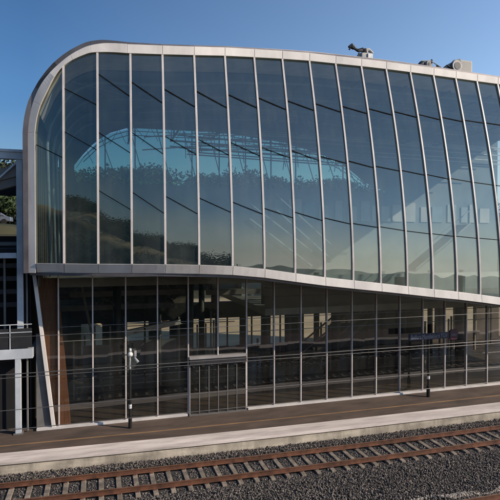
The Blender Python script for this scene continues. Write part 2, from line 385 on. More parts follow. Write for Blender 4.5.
# loose stones
def stones(name, m, n, xa, xb, ya, yb, smin, smax, z0, zj, keep=None):
    c = np.stack([rng.uniform(xa, xb, n), rng.uniform(ya, yb, n), z0 + rng.uniform(0, 1, n)**1.5*zj], 1)
    ok = np.ones(n, bool)
    for xs, yc in ((xs1, -5.65), (xs2, -11.0)):
        d = np.abs(c[:,0:1]-np.array(xs)[None,:]).min(1)
        on = (d < .15) & (np.abs(c[:,1]-yc) < 1.07)
        ok &= ~(on & (rng.uniform(0,1,n) > .03))
        for s in (-1,1): ok &= np.abs(c[:,1]-(yc+s*GA/2)) > .075
        inn = np.abs(c[:,1]-yc) < 1.3
        c[inn,2] -= .045
    if keep is not None: ok &= keep(c)
    c[:,1] += np.array([bend(x) for x in c[:,0]]); c[:,2] += DZ
    c = c[ok]; n = len(c)
    base = np.array([(1,0,0),(-1,0,0),(0,1,0),(0,-1,0),(0,0,1),(0,0,-1)], float)
    fa = np.array([(0,2,4),(2,1,4),(1,3,4),(3,0,4),(2,0,5),(1,2,5),(3,1,5),(0,3,5)])
    s = rng.uniform(smin, smax, (n,1,1))*rng.uniform(.6,1.3,(n,1,3))
    P = (base[None]+rng.uniform(-.35,.35,(n,6,3)))*s
    # random rotation
    q = rng.normal(size=(n,4)); q /= np.linalg.norm(q,axis=1)[:,None]; a,b,cc,d = q.T
    Rm = np.stack([np.stack([1-2*(cc*cc+d*d),2*(b*cc-a*d),2*(b*d+a*cc)],1),np.stack([2*(b*cc+a*d),1-2*(b*b+d*d),2*(cc*d-a*b)],1),np.stack([2*(b*d-a*cc),2*(cc*d+a*b),1-2*(b*b+cc*cc)],1)],1)
    P = np.einsum('nij,nkj->nki', Rm, P) + c[:,None,:]
    Fc = (fa[None] + (np.arange(n)*6)[:,None,None]).reshape(-1,3)
    return tag(np_mesh(name, P.reshape(-1,3), Fc, m), kind='stuff')
st = stones('ballast', M['stone'], 170000, -6, 30, -12.6, YE+.0, .018, .040, -.795, .065, lambda c: (c[:,1] > -8.2) | (c[:,0] > 3))
st['label'] = 'dark grey broken stone ballast around and between the tracks'
def pk(c):
    line = -9.62 + .12*np.sin(c[:,0]*1.3) + .05*np.sin(c[:,0]*4.1)
    return (np.abs(c[:,1]-line) < .06+.04*np.sin(c[:,0]*2.7))
st = stones('pale_gravel', M['palestone'], 26000, 8, 24, -10.1, -9.2, .022, .042, -.77, .06, pk)
st['label'] = 'uneven pale strip of lighter stones in the ballast beside the corner track'

# ------------------------------------------------------------------ station building
X0 = -1.79; P = 1.5; NB = 24              # bays of 1.5 m
ZB = [(X0+P*i, z) for i, z in enumerate([7.70,7.68,7.67,7.645,7.61,7.54,7.39,7.17,6.955,6.775,6.60,6.415,6.225,6.055,5.85,5.63,5.42,5.2,5.0,4.8,4.6,4.45,4.3,4.2,4.1])]
YT = [(X0+P*i, y) for i, y in enumerate([-1.6,-1.80,-1.88,-1.84,-1.68,-1.47,-1.29,-1.14,-1.02,-.93,-.9,-.87,-.85,-.82,-.77,-.7,-.65,-.6,-.55,-.5,-.45,-.4,-.35,-.3,-.25])]
def rescale(z, y0, y1): return 8.565+(z-8.565)*(24.604+y1)/(24.604+y0)
ZT0 = [(X0+P*i, z) for i, z in enumerate([15.50,16.44,16.56,16.74,17.10,17.34,17.49,17.62,17.72,17.765,17.79,17.80,17.79,17.775,17.765,17.76,17.75,17.74,17.73,17.72,17.71,17.7,17.69,17.68,17.67])]
YBT = [(-2.9,-1.1),(X0,-1.75),(X0+P,-2.2),(X0+2*P,-2.5),(X0+3*P,-2.72),(X0+4*P,-2.84),(X0+5*P,-2.9),(X0+12*P,-2.9),(X0+14*P,-2.8),(X0+16*P,-2.6),(X0+20*P,-2.2)]
def YBf(x): return lerp_tab(x, YBT)
ZT = [(x, rescale(z, y0, YT[i][1])) for i, ((x, z), y0) in enumerate(zip(ZT0, [-2.6,-2.6,-2.6,-2.4,-1.75,-1.45,-1.28]+[YT[k][1] for k in range(7,25)]))]
XL = -2.60                                 # inner left edge of the upper glazing
INNER = [(XL,7.7),(XL,13.0),(-2.52,13.55),(-2.36,14.10),(-2.10,14.65),(-1.79,15.28),(-1.45,15.72),(-1.05,16.04),(-.6,16.29),(-.29,16.42),(.2,16.50),(.7,16.54),(1.21,16.56)]
YLT = lambda x: lerp_tab(x, [(-2.9,-1.05)]+YT)
INNER = [(x, rescale(z, -2.6, YLT(x)) if z > 8 else z) for x, z in INNER]
def yfun(X, z):
    zb = lerp_tab(X, ZB); zt = lerp_tab(X, ZT) if X > 1 else INNER[-1][1]
    t = max(0, min(1.1, (z-zb)/(zt-zb))); return YLT(X) + (YBf(X)-YLT(X))*(1-t**1.75)
ICURVE = cat(INNER[1:], 5)
def ztop(X):
    if X <= XL: return INNER[1][1]
    if X < 1.21:
        tab = ICURVE
        return lerp_tab(X, tab)
    return lerp_tab(X, ZT)
B = thing('station_building', 'long glass station hall with curved white-framed upper storey overhanging the platform', 'station building', (8, 4, 0))
XR = X0 + P*NB
XML = [-1.42,-.03,1.35,2.75]
def XM(i): return XML[i] if 0 <= i < 4 else X0+P*i
# upper mullions and panes
def profile(X, n=14):
    zb = lerp_tab(X, ZB); zt = ztop(X)
    return [(X, yfun(X, zb+(zt-zb)*k/n), zb+(zt-zb)*k/n) for k in range(n+1)]
for i in range(NB+1):
    X = XM(i); pr = profile(X)
    pr = [(pr[0][0], pr[0][1], pr[0][2]-.02)] + pr[1:-1] + [(pr[-1][0], pr[-1][1], pr[-1][2]+.05)]
    mb = MB(); w = .046
    mb.sweep([[(x-w,y-.075,z),(x+w,y-.075,z),(x+w*.8,y+.14,z),(x-w*.8,y+.14,z)] for x, y, z in pr])
    mb.build('curved_mullion', M['mull'], B, .008)
for i in range(-1, NB):
    xa = XL if i < 0 else XM(i); xb = XM(i+1); nc = 8 if i < 2 else 1; nr = 14
    rows = []; j0, j1, j2, j3 = rng.uniform(-.009,.009,4)
    for c in range(nc+1):
        X = xa+(xb-xa)*c/nc; zb = lerp_tab(X, ZB); zt = ztop(X)+.05
        col = []
        for k in range(nr+1):
            z = zb-.02+(zt-zb+.02)*k/nr
            ya, yb = yfun(xa, z), yfun(xb, z)
            u = k/nr; w_ = c/nc
            col.append((X, ya+(yb-ya)*w_+(j0*(1-u)+j1*u)*(1-w_)+(j2*(1-u)+j3*u)*w_, z))
        rows.append(col)
    mb = MB()
    for a, b in zip(rows, rows[1:]): mb.strip(a, b)
    o = mb.build('curved_pane', M['uglass'], B, smooth=False)
    # merge shared columns so that normals are smooth inside a pane
    import bmesh
    bm = bmesh.new(); bm.from_mesh(o.data); bmesh.ops.remove_doubles(bm, verts=bm.verts, dist=.0005); bm.to_mesh(o.data); bm.free()
    o.data.polygons.foreach_set('use_smooth', [True]*len(o.data.polygons))
# end frame: panels between inner and outer curve
pairs = []    # (inner (x,z), outer (x,z))
OUT = [(-2.90,7.25),(-2.90,12.95),(-2.83,13.55),(-2.66,14.22),(-2.36,14.88),(-1.98,15.43),(-1.58,15.87),(-1.14,16.25),(-.66,16.56),(-.32,16.72),(.18,16.86),(.69,16.92),(1.21,16.95)]
OUT = [OUT[0]]+[(x, rescale(z, -2.6, YLT(x))) for x, z in OUT[1:]]
for a, b in zip([(XL,7.25)]+INNER[1:], OUT): pairs.append((a, b))
def refine(pairs, n):
    o = []
    for (a, b), (c, d) in zip(pairs, pairs[1:]):
        for k in range(n):
            t = k/n; o.append(((a[0]+(c[0]-a[0])*t, a[1]+(c[1]-a[1])*t), (b[0]+(d[0]-b[0])*t, b[1]+(d[1]-b[1])*t)))
    return o + [pairs[-1]]
def frame_panel(prs):
    rings = []
    for (ix, iz), (ox, oz) in prs:
        yi = yfun(ix, min(iz, ztop(ix))); yo = yi
        dx, dz = ix-ox, iz-oz; k = max(0, dx)/math.hypot(dx, dz)
        rings.append([(ix,yi-.10,iz),(ox,yo-.11+.15*k,oz),(ox,yo+.3,oz),(ix,yi+.25,iz)])
    MB().sweep(rings).build('frame_panel', M['white'], B, .012)
def split_panel(prs, g=.006):
    frame_panel(prs)
left = [pairs[0]]+[((a,b),(c,d)) for a,b,c,d in cat([(i_[0],i_[1],o_[0],o_[1]) for i_,o_ in pairs[1:]], 5)]
cuts = [0, 1, 11, 21, 31, 41, 56]
for a, b in zip(cuts, cuts[1:]): frame_panel(left[a:b+1])
for i in range(2, NB):
    xa, xb = (X0+P*2 if i == 2 else XM(i))+.008, XM(i+1)-.008
    frame_panel([((x, ztop(x)), (x, ztop(x)+.39)) for x in (xa, (xa+xb)/2, xb)])
# shell behind the frame (dark metal tube running back), roof
def offs(pts, d):
    o = []
    for i, p in enumerate(pts):
        a = Vector(pts[max(i-1,0)]); b = Vector(pts[min(i+1,len(pts)-1)]); t = (b-a).normalized(); dd = d[i] if isinstance(d, list) else d; o.append((p[0]+t.y*dd, p[1]-t.x*dd))
    return o
outer = [o for _, o in left] + [(X0+P*i, ztop(X0+P*i)+.39) for i in range(3, NB+1)]
OFF = [-.19,-.19,-.19,-.19,-.18,-.175,-.17,-.175,-.18,-.19,-.17,-.13,-.10]
shell = offs(outer, [-.19]+[lerp_tab(k/5, list(enumerate(OFF[1:]))) for k in range(56)]+[-.085]*(NB-2))
# rounded offsets
YBK = 12.2
ins = offs(shell, .20)
rings = []
def yfront(x, z): return yfun(max(x, XL), min(z, ztop(max(x, XL))))
mb = MB()
n = len(shell)
So = [(x, yfront(x, z)-.04, z) for x, z in shell]; Si = [(x, yfront(*shell[k])-.04, z) for k, (x, z) in enumerate(ins)]
Bo = [(x, YBK, z) for x, z in shell]; Bi = [(x, YBK, z) for x, z in ins]
mb.add(So+Si+Bo+Bi, [(i,i+1,n+i+1,n+i) for i in range(n-1)] + [(i,i+1,2*n+i+1,2*n+i) for i in range(n-1)] + [(n+i,n+i+1,3*n+i+1,3*n+i) for i in range(n-1)])
mb.build('roof_shell', M['shell'], B)
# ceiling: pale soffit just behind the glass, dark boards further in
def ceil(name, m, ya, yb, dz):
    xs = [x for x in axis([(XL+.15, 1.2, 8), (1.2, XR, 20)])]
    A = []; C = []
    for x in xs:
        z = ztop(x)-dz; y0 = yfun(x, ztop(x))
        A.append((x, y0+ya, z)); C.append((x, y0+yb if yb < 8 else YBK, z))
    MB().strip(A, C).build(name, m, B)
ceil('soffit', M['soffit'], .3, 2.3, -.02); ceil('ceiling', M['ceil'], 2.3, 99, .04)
MB().box(XL+.02, XL+.06, -.8, YBK, 6.6, 13.3).build('side_wall', M['sidewall'], B)
# roof edge rail at the left shoulder and along the roof
mb = MB(); zz = [(x, yfront(x, 17)+.35, ztop(x)+.39+.16) for x in np.linspace(1.3, XR, 30)]
mb.tube(zz, .022, 6)
for p in zz[::2]: mb.tube([(p[0],p[1],p[2]-.1), p], .014, 5)
mb.build('safety_line', M['mull'], B)
# fascia band under the upper glass
for i in range(-1, NB):
    xa = -2.58 if i < 0 else XM(i)+.008; xb = XM(i+1)-.008
    za, zb_ = lerp_tab(xa, ZB), lerp_tab(xb, ZB); h = .43
    y = YBf(xa); v = YBf(xb)
    TL = [(-2.6,.26),(2.0,.24),(4.5,.16),(7.5,.02),(10,-.05)]; rings = []
    for k in range(5):
        x = xa+(xb-xa)*k/4; z1 = lerp_tab(x, ZB); yy = YBf(xa)+(YBf(xb)-YBf(xa))*k/4; tt = lerp_tab(x, TL)
        rings.append([(x,yy-.13+tt,z1-h),(x,yy-.14,z1-.03),(x,yy+.2,z1-.03),(x,yy+.32,z1-h)])
    MB().sweep(rings).build('fascia_panel', M['white'], B, .01)
# underside of the overhang
xs = [-2.88]+[X0+P*i for i in range(NB+1)]
A = [(x, YBf(x)+.14, lerp_tab(x, ZB)-.44) for x in xs]; C = [(x, .12, lerp_tab(x, ZB)-.62) for x in xs]
MB().strip(A, C).build('overhang_soffit', M['greypanel'], B)
A2 = [(x, YBf(x)+.13, lerp_tab(x, ZB)-.432) for x in xs]; A3 = [(x, YBf(x)+.13, lerp_tab(x, ZB)-.56) for x in xs]
MB().strip(A2, A3).build('drip_edge', M['shell'], B)
# lower glazing
def ztl(x): return lerp_tab(x, ZB)-.60
for i in range(NB+1):
    x = X0+P*i
    MB().box(x-.031, x+.031, -.08, .10, .10, ztl(x)).build('mullion', M['mull'], B, .006)
for i in range(-1, NB):
    if i in (4, 5): z0 = 2.95
    else: z0 = .12
    xa = -2.0 if i < 0 else X0+P*i; xb = X0+P*(i+1)
    if i < 0: q = [(-2.0,0,z0),(xb,0,z0),(xb,0,ztl(xb)),(-2.72,0,ztl(xb))]
    else: q = [(xa,0,z0),(xb,0,z0),(xb,0,ztl(xb)),(xa,0,ztl(xa))]
    dy = [rng.uniform(-.012,.012) for _ in range(4)]
    MB().add([(p[0],p[1]+d,p[2]) for p, d in zip(q, dy)], [(0,1,2,3)]).build('pane', M['lglass'], B)
for zr in (4.67, 4.0):
    for i in range(NB):
        xa, xb = X0+P*i+.04, X0+P*(i+1)-.04
        MB().box(xa, xb, -.03, .03, zr-.012, zr+.012).build('transom', M['greypanel'], B)
MB().box(-2.75, X0+P*4-.05, -.16, .16, .003, .11).build('sill', M['white'], B, .015)
MB().box(X0+P*6+.05, XR, -.16, .16, .003, .11).build('sill', M['white'], B, .015)
MB().bar((-2.80,-.02,7.08), (-2.02,-.02,.10), .16, .2, (0,1,0)).build('raking_post', M['white'], B, .01)
MB().add([(-2.76,.06,.1),(-2.08,.06,.1),(-2.50,.06,4.4),(-2.76,.06,4.4)], [(0,1,2,3)]).build('side_panel', M['greypanel'], B)
# timber-clad raking wall inside
MB().hexa([(-2.5,.14,.012),(-1.3,.14,.012),(-1.3,.7,.012),(-2.5,.7,.012),(-2.66,.14,6.9),(-1.86,.14,6.9),(-1.86,.7,6.9),(-2.66,.7,6.9)]).build('timber_wall', M['timber'], B)
# automatic door between two bays
xa, xb = X0+P*4, X0+P*6
dr = MB().box(xa+.02, xb-.02, -.28, .12, 2.80, 2.92).build('door', M['doorgrey'], B, .01)
MB().box(xa+.05, xb-.05, -.24, .08, 2.50, 2.775).build('door_gear_box', M['darksteel'], dr)
for k in range(7):
    x = xa+.06+(xb-xa-.12)*k/6
    MB().box(x-.022, x+.022, -.14, -.06, .02, 2.5).build('door_stile', M['greypanel' if k not in (0,6) else 'doorgrey'], dr, .004)
for k in range(6):
    a = xa+.06+(xb-xa-.12)*k/6; b = xa+.06+(xb-xa-.12)*(k+1)/6
    MB().box(a+.024, b-.024, -.105, -.095, .10, 2.49).build('door_pane', M['lglass'], dr)
MB().box(xa+.02, xb-.02, -.22, .05, .003, .06).build('door_threshold', M['greypanel'], dr)
# dark bars on the upper glass, added to imitate reflections of wires
LV = {'A': [(-1,15.1,14.5),(0,15.35,14.6),(1,15.9,15.0),(2,15.6,14.75),(3,15.35,14.75)],}
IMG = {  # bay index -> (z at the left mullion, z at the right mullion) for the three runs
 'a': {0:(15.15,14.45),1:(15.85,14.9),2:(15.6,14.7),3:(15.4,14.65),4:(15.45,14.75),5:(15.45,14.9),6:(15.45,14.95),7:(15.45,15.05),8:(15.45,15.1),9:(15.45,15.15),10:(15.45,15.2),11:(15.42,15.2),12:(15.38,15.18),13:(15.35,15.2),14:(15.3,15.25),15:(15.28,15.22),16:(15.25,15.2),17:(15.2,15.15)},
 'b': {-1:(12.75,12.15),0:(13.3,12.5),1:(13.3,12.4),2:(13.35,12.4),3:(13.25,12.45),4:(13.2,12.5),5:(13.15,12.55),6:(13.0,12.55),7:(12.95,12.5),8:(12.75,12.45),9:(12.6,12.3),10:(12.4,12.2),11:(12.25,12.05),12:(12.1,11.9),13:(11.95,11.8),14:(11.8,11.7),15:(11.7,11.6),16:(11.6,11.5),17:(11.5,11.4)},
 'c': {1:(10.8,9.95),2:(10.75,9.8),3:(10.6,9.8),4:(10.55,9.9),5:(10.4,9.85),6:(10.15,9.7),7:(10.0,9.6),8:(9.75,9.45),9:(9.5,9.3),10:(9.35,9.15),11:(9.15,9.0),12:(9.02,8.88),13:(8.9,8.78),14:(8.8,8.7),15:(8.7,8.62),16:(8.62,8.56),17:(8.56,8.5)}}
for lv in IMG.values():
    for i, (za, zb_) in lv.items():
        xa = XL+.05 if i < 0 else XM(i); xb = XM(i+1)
        MB().bar((xa, yfun(xa, za)-.028, za), (xb, yfun(xb, zb_)-.028, zb_), .02, .034).build('wire_reflection', M['wire_reflection'], B)
# upper floor, back walls, trusses
MB().box(-2.5, 8.4, .5, YBK-.2, 6.45, 6.85).build('upper_floor', M['floor'], B)
MB().box(8.4, XR, .5, YBK-.2, 4.7, 5.05).build('upper_floor', M['floor'], B)
xs = [8.4]+[X0+P*i for i in range(7, 17)]
MB().strip([(x, .62, 5.06) for x in xs], [(x, .62, max(5.1, lerp_tab(x, ZB)-.25)) for x in xs]).build('spandrel', M['darkfloor'], B)
xs = [-2.5]+[X0+P*i for i in range(NB+1)]
MB().strip([(x, YBf(x)+.25, lerp_tab(x, ZB)-.2) for x in xs], [(x, .6, lerp_tab(x, ZB)-.3) for x in xs]).build('window_ledge', M['floor'], B)
OPB = [(-1.6,12.7),(23,12.7)]
OPT = [(-1.6,13.9),(-.6,15.2),(.6,16.2),(2,16.7),(9,16.8),(14,16.3),(17,15.6),(19,14.8),(21,13.4),(23,12.75)]
xs_ = axis([(-1.6,23,41)])
MB().box(-2.6, XR, YBK-.12, YBK, 5.02, 12.5).build('back_wall', M['interior'], B)
mb = MB(); lo = [(x, YBK-.06, lerp_tab(x, OPB)) for x in xs_]; hi = [(x, YBK-.06, lerp_tab(x, OPT)) for x in xs_]
mb.strip([(x, YBK-.06, 12.5) for x in xs_], lo).strip(hi, [(x, YBK-.06, 18.3) for x in xs_])
mb.add([(-2.6,YBK-.06,12.5),(-1.6,YBK-.06,12.5),(-1.6,YBK-.06,18.0),(-2.6,YBK-.06,18.0)],[(0,1,2,3)]).add([(23,YBK-.06,12.5),(XR,YBK-.06,12.5),(XR,YBK-.06,18.3),(23,YBK-.06,18.3)],[(0,1,2,3)])
mb.build('back_wall', M['interior'], B)
for k in range(12):
    xa = -1.6+24.6*k/12; xb = -1.6+24.6*(k+1)/12
    MB().add([(xa,YBK-.03,lerp_tab(xa,OPB)-.05),(xb,YBK-.03,lerp_tab(xb,OPB)-.05),(xb,YBK-.03,lerp_tab(xb,OPT)+.05),(xa,YBK-.03,lerp_tab(xa,OPT)+.05)], [(0,1,2,3)]).build('back_pane', M['bglass'], B)
    MB().box(xb-.04, xb+.04, YBK-.11, YBK-.035, lerp_tab(xb,OPB), lerp_tab(xb,OPT)).build('back_mullion', M['greypanel'], B)
for k in range(9):
    x = 2.0 + 3.0*k
    z = ztop(x)-.25
    mb = MB(); mb.bar((x,.6,z),(x,YBK-.3,z),.10,.14); mb.bar((x,2.0,z-1.1),(x,YBK-.3,z-1.1),.09,.11)
    for j in range(6):
        y0 = 2.2+j*1.6; mb.bar((x,y0,z-1.1),(x,y0+.8,z),.05,.05); mb.bar((x,y0+.8,z),(x,y0+1.6,z-1.1),.05,.05)
    mb.build('roof_truss', M['darksteel'], B)
for y, dz in ((YBK-.6,.8),(YBK-1.5,1.15),(YBK-.9,1.5),(YBK-.4,1.85),(YBK-2.4,1.5),(YBK-.3,2.15),(8,.5),(5.5,.5),(3,.45)):
    mb = MB()
    x0_ = 5+2.5*math.sin(dz*9) if y > 9 else -1
    pts = [(x, y, ztop(x)-dz) for x in np.linspace(x0_, XR, 10)]
    for a, b in zip(pts, pts[1:]): mb.bar(a, b, .06, .075)
    mb.build('purlin', M['truss' if y > 9 else 'darksteel'], B)
for y in (1.6, 4.4, 7.2, 10.0):
    pts = [(XL+.35, y, 6.9)]+[(x+.22*(1 if z < 14 else .6), y, z-.22*(0 if z < 14 else 1)) for x, z in INNER[1:]]+[(X0+P*i, y, ztop(X0+P*i)-.28) for i in range(3, NB, 3)]
    MB().tube(pts, .085, 8).build('arch_rib', M['rib'], B, smooth=True)
for k in range(7):
    xa = -1.2+.25*k; xb = 6+3.4*k
    MB().bar((xa, .8+.3*k, ztop(max(xa,-1.0))-.15), (xb, YBK-.5, ztop(xb)-.12), .05, .05).build('ceiling_batten', M['rib'], B)
mb = MB()
for k in range(44):
    x = -1.2+.56*k; zt_ = lerp_tab(x, OPT); d = .28 if k % 2 else -.28
    mb.bar((x-d, YBK-.22, zt_+.1), (x+d, YBK-.22, zt_-.75-.35*math.sin(k*1.7)), .03, .03)
for dz in (.25, .55):
    pts = [(x, YBK-.24, lerp_tab(x, OPT)-dz) for x in np.linspace(-1, 22.5, 24)]
    for a, b in zip(pts, pts[1:]): mb.bar(a, b, .035, .05)
for k in range(11):
    x = .2+1.9*k; mb.bar((x, YBK-.26, lerp_tab(x, OPT)), (x+1.1, YBK-.26, 12.7), .05, .05)
for k in range(9):
    y0 = YBK-.3-.22*k; zz0 = 16.35-.2*k+.12*math.sin(k*2.3); xa = 5.5+.8*math.sin(k*1.9)
    mb.bar((xa, y0, zz0), (21.5, y0, zz0-.35), .05, .085)
for k in range(22):
    x = 6.0+.72*k; mb.bar((x, YBK-.5, 16.6), (x+.55*math.sin(k*2.1), YBK-.9, 14.6+.5*math.sin(k)), .045, .045)
mb.build('lattice', M['latt'], B)
# pale panels imitating reflected windows, and handrail at the rear of the upper hall
for z0_, hh in ((10.3,1.5),):
    x = 12.0
    while x < XR-1:
        wd = rng.uniform(.55, 1.1); h = hh*rng.uniform(.75, 1.1)
        MB().box(x, x+wd, YBK-.2, YBK-.13, z0_, z0_+h).build('reflection_panel', M[('pale','panelgrey','panelblue')[int(rng.integers(3))]], B); x += wd+rng.uniform(.2,.6)
for (xa, za, xb, zb2) in ((9.0,9.9,13.2,6.9),(10.6,10.6,14.6,7.3),(21.0,6.6,25.5,9.8)):
    f = MB().bar((xa,6.0,za),(xb,6.0,zb2),1.3,.16).build('stair_flight', M['interior'], B)
    MB().bar((xa,5.3,za+.15),(xb,5.3,zb2+.15),.06,.09).build('stringer', M['panelgrey'], f)
    MB().bar((xa,5.3,za+1.1),(xb,5.3,zb2+1.1),.05,.06).build('handrail', M['pale'], f)
MB().box(9.0, XR, 7.2, 7.3, 5.05, 6.3).build('hall_parapet', M['panelgrey'], B)
# ground floor: solid rear wall with window openings, columns, mezzanine beam, escalator
MB().box(-2.6, XR, .2, YBK-.1, .004, .012).build('ground_floor', M['darkfloor'], B)
opens = [(-1.2,.2,0),(1.9,3.4,0),(4.2,4.9,0),(6.5,8.3,1),(8.55,10.2,1),(10.8,14.3,1),(15.4,18.5,1),(26.2,27.6,0),(28.4,29.9,0),(30.2,31.6,0)]
zs0, zs1 = .75, 2.95
x = -2.6
for a, b, u in opens + [(XR, XR, 0)]:
    MB().box(x, a, YBK-.35, YBK-.15, zs0, zs1).build('rear_wall', M['void2'], B); x = b
MB().box(-2.6, XR, YBK-.36, YBK-.14, .012, zs0).build('rear_dado', M['void2'], B)
for a, b, u in opens[:-1]:
    mb = MB().box(a,b,YBK-.24,YBK-.18,zs0+1.05,zs0+1.10).box((a+b)/2-.025,(a+b)/2+.025,YBK-.24,YBK-.18,zs0,zs1)
MB().box(-2.6, XR, YBK-.5, YBK-.1, 2.95, 4.15).build('mezzanine_beam', M['darksteel'], B)
x = -2.6
for a, b in ((6.6,8.0),(8.6,10.0),(11.9,14.3)):
    MB().box(x, a, YBK-.35, YBK-.15, 4.15, 6.4).build('rear_wall', M['void2'], B); x = b
MB().box(x, XR, YBK-.35, YBK-.15, 4.15, 5.0).build('rear_wall', M['void2'], B)
for x, r in ((.9,.2),(4.75,.2),(9.15,.26),(10.5,.2),(13.55,.28),(18.0,.34),(22.4,.3)):
    mb = MB(); mb.tube([(x,2.6,.012),(x,2.6,6.4)], [r*.9,r*1.1], 18); mb.build('column', M['darksteel'], B, smooth=True)
for x in (6.6, 11.0, 15.0, 20.4, 24.6, 27.5):
    mb = MB(); mb.tube([(x,8.6,.012),(x,8.6,6.4)], .2, 14); mb.build('column', M['darksteel'], B, smooth=True)
a, b = (11.6,5.2,.05), (18.6,5.2,5.1)
es = MB().bar(a, b, 1.2, .5).build('escalator', M['darksteel'], B)
for s_ in (-.62, .62):
    MB().bar((a[0],a[1]+s_,a[2]+1.15),(b[0],b[1]+s_,b[2]+1.15),.09,.09).build('handrail', M['greypanel'], es)
    MB().add([(a[0],a[1]+s_,a[2]+.2),(b[0],b[1]+s_,b[2]+.2),(b[0],b[1]+s_,b[2]+1.1),(a[0],a[1]+s_,a[2]+1.1)],[(0,1,2,3)]).build('balustrade', M['lglass'], es)
    MB().bar((a[0],a[1]+s_,a[2]+.28),(b[0],b[1]+s_,b[2]+.28),.05,.12).build('skirt_trim', M['greypanel'], es)
MB().bar((14.6,8,.05),(20.6,8,4.7),1.3,.4).build('staircase', M['greypanel'], B)
MB().bar((.3,3.4,.012),(-.9,3.4,6.4),.12,.16,(0,1,0)).build('raking_strut', M['greypanel'], B)
MB().box(-.9, .6, 5.2, 5.3, .3, 2.7).build('glass_screen', M['screen'], B)
MB().box(1.6, 4.6, 6.5, 6.6, .5, 2.6).build('glass_screen', M['screen'], B)
MB().box(-2.5, 4.4, 6.0, 9.5, 4.6, 4.9).build('gallery', M['greypanel'], B)
mb = MB(); mb.box(-2.4, 4.3, 5.9, 5.95, 4.95, 5.6); mb.build('gallery_balustrade', M['lglass'], B)
rr = np.random.default_rng(3)
x = -2.0
while x < XR-1:
    y = rr.uniform(3.5, 11); MB().box(x-.05, x+.05, y-.05, y+.05, .012, rr.uniform(2.4, 4.4)).build('post', M['darksteel' if rr.uniform() < .45 else 'postgrey'], B); x += rr.uniform(.35, .9)
for y, z, xa, xb in ((4.4,1.05,-1.2,8.0),(4.4,.6,-1.2,8.0),(6.8,1.05,10.5,20),(6.8,.55,10.5,20),(3.6,1.0,19.5,30),(9.0,3.1,1.5,9)):
    MB().box(xa, xb, y-.02, y+.02, z-.025, z+.025).build('rail_bar', M['silver'], B)
MB().bar((1.4,4.2,3.5),(4.6,5.2,3.85),.25,.28).build('duct', M['silver'], B)
for xa, xb, z in ((-1.5,5,5.6),(6,11,5.5),(19,24,4.2)):
    MB().box(xa, xb, 4, 4.35, z, z+.3).build('ceiling_duct', M['greypanel'], B)
# ticket hall fittings
for x, c in ((8.1,'machdark'),(9.3,'red'),(12.2,'red'),(13.0,'tanwood'),(14.2,'red')):
    MB().box(x, x+.75, 9.6, 10.1, .012, 1.0).box(x+.05, x+.7, 9.7, 9.95, 1.0, 1.25).build('counter', M[c], B, .03)

# ------------------------------------------------------------------ roof machines
def rt(x): return lerp_tab(x, ZT)+.39+.085
def wheels(t, x0, x1, z, y0=.5, y1=1.3):
    for x in (x0, x1):
        for y in (y0, y1): MB().tube([(x,y-.05,z+.11),(x,y+.05,z+.11)],.11,12).build('wheel', M['rubber'], t)
m1 = thing('maintenance_machine', 'small grey roof machine with an outstretched dark arm, standing alone on the roof edge', 'roof machine', (14.3, .8, rt(14.3)))
z = rt(14.3)+.05
MB().box(14.05,14.75,.5,1.25,z+.15,z+.85).build('machine_body', M['machine'], m1, .05)
MB().box(14.42,14.72,.44,.5,z+.3,z+.8).build('hatch', M['lampwhite'], m1, .01)
wheels(m1, 14.15, 14.65, z)
MB().tube([(14.5,.85,z+.85),(14.45,.85,z+1.15)],.17,12).build('slew_ring', M['machdark'], m1)
MB().tube([(14.5,.85,z+1.12),(14.0,.8,z+1.02),(13.65,.75,z+1.14)],[.11,.09,.07],8).build('arm', M['machdark'], m1)
MB().tube([(13.72,.75,z+1.12),(13.55,.74,z+1.2),(13.36,.72,z+1.12)],[.12,.15,.06],8).tube([(13.48,.73,z+1.12),(13.4,.72,z+.98)],.05,6).build('arm_head', M['machdark'], m1)
MB().tube([(14.4,.9,z+1.1),(14.75,.95,z+1.2),(15.0,.95,z+1.02)],[.12,.1,.08],8).tube([(15.0,.95,z+1.02),(14.92,.95,z+.62)],.04,6).build('counter_jib', M['machine'], m1)
MB().tube([(13.9,.6,z+.1),(13.8,.6,z+.45),(13.95,.6,z+.82)],.045,6).tube([(14.2,.48,z+.85),(14.1,.45,z+1.05),(13.8,.5,z+.95)],.03,6).build('hose', M['rubber'], m1)
MB().box(14.85,15.6,.7,1.15,z+.0,z+.34).box(15.7,16.3,.75,1.1,z+.0,z+.2).build('ballast_box', M['pale'], m1, .03)
m2 = thing('maintenance_machine', 'low roof machine with black hoses and dark gear at the left of the pale box', 'roof machine', (19, .9, rt(19)))
z = rt(19)+.32
MB().box(18.2,20.3,.65,1.25,z-.1,z+.22).build('machine_body', M['pale'], m2, .05)
wheels(m2, 18.4, 20.1, z-.3)
MB().tube([(17.75,.9,z-.1),(18.0,.85,z+.2),(18.35,.8,z+.42),(18.75,.9,z+.5),(18.95,.9,z+.2)],[.1,.16,.2,.2,.12],9).build('hose', M['machdark'], m2, smooth=True)
MB().tube([(18.85,.45,z+.35),(18.85,1.1,z+.35)],.24,14).build('hose_drum', M['pale'], m2)
MB().tube([(18.85,.43,z+.35),(18.85,.45,z+.35)],.12,12).build('drum_hub', M['machdark'], m2)
MB().tube([(19.65,.9,z+.2),(19.65,.9,z+.72)],.05,8).ball((19.65,.9,z+.72),.1,10,1.3).build('beacon', M['machdark'], m2)
for k in range(10):
    x = 18.3+.2*k+rng.uniform(0,.08); w_ = rng.uniform(.1,.24); h = rng.uniform(.28,.5)
    MB().box(x,x+w_,.62,.62+w_,z+.2,z+h).build('gear', M[('machine','pale','machdark')[k%3]], m2, .02)
MB().tube([(18.2,.6,z+.55),(19.2,.6,z+.62),(20.4,.6,z+.3)],.03,6).build('guard_rail', M['machine'], m2)
